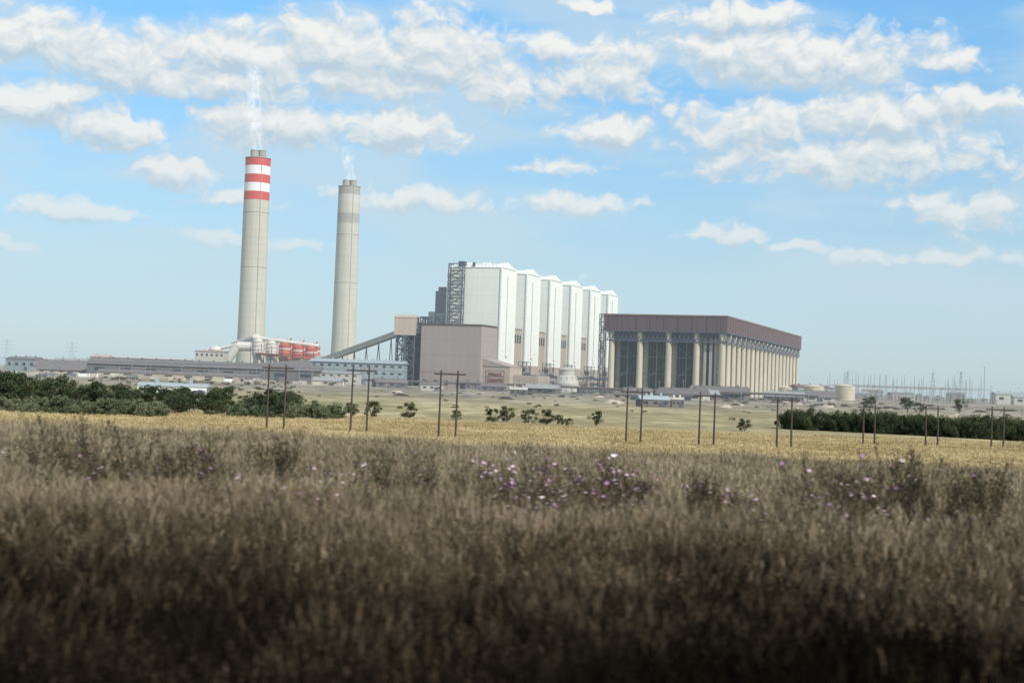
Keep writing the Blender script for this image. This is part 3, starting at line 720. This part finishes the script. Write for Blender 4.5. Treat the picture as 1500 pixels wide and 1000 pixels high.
# ------------------------------------------------------------------ smoke plumes
def plume(name,X,Y,z0,z1,r0,r1,dx,dens,thr=0.46):
    mb=MB(); seg=14; n=8
    for j in range(n+1):
        t=j/n; r=r0+(r1-r0)*t; cx=dx*math.sin(t*2.2); 
        for k in range(seg):
            a=6.283*k/seg; mb.v.append((cx+r*math.cos(a),r*math.sin(a),(z1-z0)*t))
    for j in range(n):
        for k in range(seg):
            k2=(k+1)%seg; mb.f.append((j*seg+k,j*seg+k2,(j+1)*seg+k2,(j+1)*seg+k)); mb.m.append(0)
    mb.f.append(tuple(range(seg))[::-1]); mb.m.append(0); mb.f.append(tuple(n*seg+k for k in range(seg))); mb.m.append(0)
    m=bpy.data.materials.new(name+'_mat'); m.use_nodes=True; nt=m.node_tree; nt.nodes.clear()
    out=N(nt,'ShaderNodeOutputMaterial'); vs=N(nt,'ShaderNodeVolumeScatter'); vs.inputs['Color'].default_value=(0.97,0.97,0.97,1)
    em=N(nt,'ShaderNodeEmission'); em.inputs[0].default_value=(0.93,0.97,1,1); ad=N(nt,'ShaderNodeAddShader')  # added glow stands in for light scattered inside the smoke
    tc=N(nt,'ShaderNodeTexCoord'); mp=N(nt,'ShaderNodeMapping'); mp.inputs['Scale'].default_value=(1,1,0.6)
    nt.links.new(tc.outputs['Object'],mp.inputs[0])
    ns=N(nt,'ShaderNodeTexNoise'); ns.inputs['Scale'].default_value=0.11; ns.inputs['Detail'].default_value=3; ns.inputs['Distortion'].default_value=1.2
    nt.links.new(mp.outputs[0],ns.inputs['Vector'])
    sx=N(nt,'ShaderNodeSeparateXYZ'); nt.links.new(tc.outputs['Object'],sx.inputs[0])
    h=math_(nt,'DIVIDE',sx.outputs[2],z1-z0)
    ax=math_(nt,'SUBTRACT',sx.outputs[0],math_(nt,'MULTIPLY',math_(nt,'SINE',math_(nt,'MULTIPLY',h,2.2)),dx))
    rr=math_(nt,'SQRT',math_(nt,'ADD',math_(nt,'MULTIPLY',ax,ax),math_(nt,'MULTIPLY',sx.outputs[1],sx.outputs[1])))
    rn=math_(nt,'DIVIDE',rr,math_(nt,'MULTIPLY_ADD',h,r1-r0,r0))
    core=math_(nt,'SUBTRACT',1.0,math_(nt,'MULTIPLY',rn,rn),clamp=True)
    fall=math_(nt,'POWER',math_(nt,'SUBTRACT',1.0,h,clamp=True),0.8)
    d=math_(nt,'MULTIPLY',math_(nt,'SUBTRACT',ns.outputs[0],thr,clamp=True),math_(nt,'MULTIPLY',math_(nt,'MULTIPLY',fall,core),dens))
    nt.links.new(d,vs.inputs['Density']); nt.links.new(math_(nt,'MULTIPLY',d,0.42),em.inputs[1])
    nt.links.new(vs.outputs[0],ad.inputs[0]); nt.links.new(em.outputs[0],ad.inputs[1]); nt.links.new(ad.outputs[0],out.inputs['Volume'])
    mb.obj(name,[m],None,(X,Y,z0))
plume('smoke_plume',-320,1724,284.3,410,8,14,-9,1.5,0.475)
plume('smoke_plume',-231,1955,283.3,334,8,12,-7,1.2,0.46)
plume('smoke_plume',90,1640,118,142,4,9,-9,1.2,0.47)

# thin regional haze over the plain (homogeneous volume, glow stands for scattered light)
mb=MB(); mb.box(-9000,9000,450,8500,-5,650)
m=bpy.data.materials.new('haze_glow'); m.use_nodes=True; nt=m.node_tree; nt.nodes.clear()
out=N(nt,'ShaderNodeOutputMaterial'); ab=N(nt,'ShaderNodeVolumeAbsorption'); em=N(nt,'ShaderNodeEmission'); ad=N(nt,'ShaderNodeAddShader')
SG=1.35e-4
ab.inputs['Color'].default_value=(0,0,0,1); ab.inputs['Density'].default_value=SG
em.inputs[0].default_value=(0.57,0.70,0.77,1); em.inputs[1].default_value=SG
nt.links.new(ab.outputs[0],ad.inputs[0]); nt.links.new(em.outputs[0],ad.inputs[1]); nt.links.new(ad.outputs[0],out.inputs['Volume'])
mb.obj('haze',[m])

# ------------------------------------------------------------------ sun + world
SE=40
sd=Vector((0.70*math.cos(R(SE)),-0.714*math.cos(R(SE)),math.sin(R(SE)))).normalized()
sun=bpy.data.lights.new('sun','SUN'); sun.energy=4.7; sun.angle=R(0.6); sun.color=(1,0.96,0.89)
so=bpy.data.objects.new('sun',sun); scene.collection.objects.link(so); so.rotation_euler=(-sd).to_track_quat('-Z','Y').to_euler(); so.location=(50,-50,80)
w=bpy.data.worlds.new('World'); scene.world=w; w.use_nodes=True; nt=w.node_tree; L=nt.links
try: w.cycles.sampling_method='NONE'
except Exception as ex: print(ex)
bg=nt.nodes['Background']; bg.inputs[1].default_value=0.1
sky=N(nt,'ShaderNodeTexSky'); sky.sky_type='NISHITA'; sky.sun_disc=False; sky.sun_elevation=R(SE); sky.sun_rotation=math.atan2(sd.x,sd.y)
sky.air_density=1.0; sky.dust_density=0.6; sky.ozone_density=1.5
tc=N(nt,'ShaderNodeTexCoord'); vn=N(nt,'ShaderNodeVectorMath',operation='NORMALIZE'); L.new(tc.outputs['Generated'],vn.inputs[0])
sp=N(nt,'ShaderNodeSeparateXYZ'); L.new(vn.outputs[0],sp.inputs[0])
az=math_(nt,'MULTIPLY',math_(nt,'ARCTAN2',sp.outputs[0],sp.outputs[1]),57.2958)
el=math_(nt,'MULTIPLY',math_(nt,'ARCSINE',sp.outputs[2]),57.2958)
cb=N(nt,'ShaderNodeCombineXYZ'); L.new(az,cb.inputs[0]); L.new(el,cb.inputs[1])
TB_=[(-716,477,110,40,0),(-565,453,120,45,.15),(-415,463,120,42,.1),(-275,483,110,50,0),(-115,478,95,58,0),(-23,427,75,28,.25),(-463,421,210,24,.3),(-250,430,180,27,.3),
(-702,383,115,38,0),(-601,346,80,27,.25),(-371,364,105,38,.25),(-181,361,105,34,.05),(-504,290,65,22,.2),(-662,224,82,20,.2),(-745,171,40,14,.4),(-157,262,105,18,.4),
(129,372,70,28,.1),(81,315,70,15,.5),(116,452,110,50,.4),(385,491,200,44,.05),(303,548,110,25,.2),(625,494,45,20,.4),(538,411,130,38,0),(492,345,230,42,.4),(339,389,120,38,.4),
(680,431,62,24,.1),(315,223,55,18,.2),(423,207,50,10,.5),(103,261,100,18,.5),(653,270,90,32,.5),(103,556,34,13,.3),(35,489,50,25,.45),(-420,250,60,14,.6),(-380,190,120,14,.62),(600,200,160,14,.65)]
def dens_group(det):
    g=bpy.data.node_groups.new('cloud_density_%d'%det,'ShaderNodeTree')
    g.interface.new_socket('Vector',in_out='INPUT',socket_type='NodeSocketVector'); g.interface.new_socket('Density',in_out='OUTPUT',socket_type='NodeSocketFloat')
    gi=g.nodes.new('NodeGroupInput'); go=g.nodes.new('NodeGroupOutput'); V=gi.outputs[0]
    def noise(scale,detail,rough,vec):
        n=N(g,'ShaderNodeTexNoise'); n.noise_dimensions='2D'; n.inputs['Scale'].default_value=scale; n.inputs['Detail'].default_value=detail; n.inputs['Roughness'].default_value=rough; g.links.new(vec,n.inputs['Vector']); return n
    wn=noise(0.6,2,0.5,V)
    s1=N(g,'ShaderNodeVectorMath',operation='SUBTRACT'); g.links.new(wn.outputs['Color'],s1.inputs[0]); s1.inputs[1].default_value=(.5,.5,.5)
    s2=N(g,'ShaderNodeVectorMath',operation='MULTIPLY_ADD'); g.links.new(s1.outputs[0],s2.inputs[0]); s2.inputs[1].default_value=(1.7,1.0,0); g.links.new(V,s2.inputs[2])
    F=None
    for (u,e,a,b_,zz) in TB_:
        A_=math.degrees(math.atan(u/2060)); E=math.degrees(math.atan(e/math.hypot(2060,u))); ia=1/(a*0.0272); ib=1/(b_*0.0268)
        n=N(g,'ShaderNodeVectorMath',operation='MULTIPLY_ADD'); g.links.new(s2.outputs[0],n.inputs[0]); n.inputs[1].default_value=(ia,ib,0); n.inputs[2].default_value=(-A_*ia,-E*ib,zz)
        l=N(g,'ShaderNodeVectorMath',operation='LENGTH'); g.links.new(n.outputs[0],l.inputs[0])
        F=l.outputs['Value'] if F is None else math_(g,'SMOOTH_MIN',F,l.outputs['Value'],0.35)
    gn_=noise(0.09,1,0.5,V)
    sx=N(g,'ShaderNodeSeparateXYZ'); g.links.new(V,sx.inputs[0])
    def mr(v,a,b2):
        n=N(g,'ShaderNodeMapRange'); n.inputs[1].default_value=a; n.inputs[2].default_value=b2; n.interpolation_type='SMOOTHSTEP'; g.links.new(v,n.inputs[0]); return n.outputs[0]
    outside=math_(g,'MAXIMUM',mr(math_(g,'ABSOLUTE',sx.outputs[0]),20,27),mr(sx.outputs[1],16,20))
    Fg=math_(g,'ADD',math_(g,'MULTIPLY_ADD',gn_.outputs[0],-4.5,3.1),math_(g,'MULTIPLY_ADD',outside,-3,3))
    F=math_(g,'MINIMUM',F,Fg)
    mp=N(g,'ShaderNodeVectorMath',operation='MULTIPLY'); mp.inputs[1].default_value=(0.68,0.95,1); g.links.new(s2.outputs[0],mp.inputs[0])
    n1=noise(0.8,det,0.56,mp.outputs[0])
    vo=N(g,'ShaderNodeTexVoronoi'); vo.voronoi_dimensions='2D'; vo.inputs['Scale'].default_value=1.5; g.links.new(mp.outputs[0],vo.inputs['Vector'])
    vo2=N(g,'ShaderNodeTexVoronoi'); vo2.voronoi_dimensions='2D'; vo2.inputs['Scale'].default_value=4.0; g.links.new(mp.outputs[0],vo2.inputs['Vector'])
    raw=math_(g,'ADD',math_(g,'MULTIPLY',math_(g,'SUBTRACT',1.25,F),1.25),math_(g,'MULTIPLY',math_(g,'SUBTRACT',n1.outputs[0],0.5),1.9))
    raw=math_(g,'ADD',raw,math_(g,'MULTIPLY',math_(g,'SUBTRACT',0.4,vo.outputs['Distance']),0.55))
    raw=math_(g,'ADD',raw,math_(g,'MULTIPLY',math_(g,'SUBTRACT',0.4,vo2.outputs['Distance']),0.28))
    g.links.new(raw,go.inputs[0]); return g
def dens(off,det):
    n=nt.nodes.new('ShaderNodeGroup'); n.node_tree=dens_group(det)
    if off:
        a=N(nt,'ShaderNodeVectorMath',operation='ADD'); L.new(cb.outputs[0],a.inputs[0]); a.inputs[1].default_value=off; L.new(a.outputs[0],n.inputs[0])
    else: L.new(cb.outputs[0],n.inputs[0])
    return n.outputs[0]
d1=dens(None,7); d2=dens((0.12,0.5,0),4)
def mrw(v,a,b2,c0=0,c1=1):
    n=N(nt,'ShaderNodeMapRange'); n.interpolation_type='SMOOTHSTEP'
    for i,x in enumerate((a,b2,c0,c1)): n.inputs[i+1].default_value=x
    L.new(v,n.inputs[0]); return n.outputs[0]
alpha=mrw(d1,-0.12,0.78)
alpha=math_(nt,'MULTIPLY',alpha,mrw(el,2.0,9.0,0.5,0.95))
light=math_(nt,'MULTIPLY_ADD',math_(nt,'SUBTRACT',d1,d2),0.78,0.44,clamp=True)
cloud=mixc(nt,light,(4.8,6.0,7.1),(10.2,9.8,9.1))
vm=N(nt,'ShaderNodeVectorMath',operation='MULTIPLY'); vm.inputs[1].default_value=(0.10,0.42,0); L.new(cb.outputs[0],vm.inputs[0])
vn2=N(nt,'ShaderNodeTexNoise'); vn2.noise_dimensions='2D'; vn2.inputs['Scale'].default_value=1.0; vn2.inputs['Detail'].default_value=4; L.new(vm.outputs[0],vn2.inputs['Vector'])
veil=math_(nt,'MULTIPLY',mrw(vn2.outputs[0],0.36,0.64),mrw(el,1.5,6.5,0.0,0.6))
ramp=N(nt,'ShaderNodeValToRGB'); L.new(math_(nt,'DIVIDE',el,90.0,clamp=True),ramp.inputs[0])
cr=ramp.color_ramp; cr.elements[0].position=0; cr.elements[0].color=(0.36,0.45,0.58,1)
cr.elements[1].position=1.0; cr.elements[1].color=(0.40,0.45,0.48,1)
for p_,c_ in ((0.05,(0.35,0.50,0.60,1)),(0.10,(0.31,0.55,0.68,1)),(0.165,(0.26,0.65,0.84,1)),(0.30,(0.34,0.5,0.6,1))):
    e_=cr.elements.new(p_); e_.color=c_
tv=N(nt,'ShaderNodeVectorMath',operation='SCALE'); L.new(ramp.outputs[0],tv.inputs[0]); tv.inputs['Scale'].default_value=2.4
skyc=mixc(nt,1.0,sky.outputs[0],tv.outputs[0],'MULTIPLY')
skyc=mixc(nt,veil,skyc,(6.0,7.4,8.2))
L.new(mixc(nt,alpha,skyc,cloud),bg.inputs[0])

# ------------------------------------------------------------------ camera
cam=bpy.data.cameras.new('camera'); co=bpy.data.objects.new('camera',cam); scene.collection.objects.link(co); scene.camera=co
cam.sensor_width=36; cam.lens=49.44; cam.clip_start=0.1; cam.clip_end=40000
co.matrix_world=Matrix.Translation((0,0,13))@Matrix.Rotation(R(90+1.585),4,'X')@Matrix.Rotation(R(2.0),4,'Z')
cam.dof.use_dof=True; cam.dof.focus_distance=900; cam.dof.aperture_fstop=2.0; cam.dof.aperture_ratio=0.4
scene.view_settings.view_transform='Standard'; scene.view_settings.look='None'; scene.view_settings.exposure=0
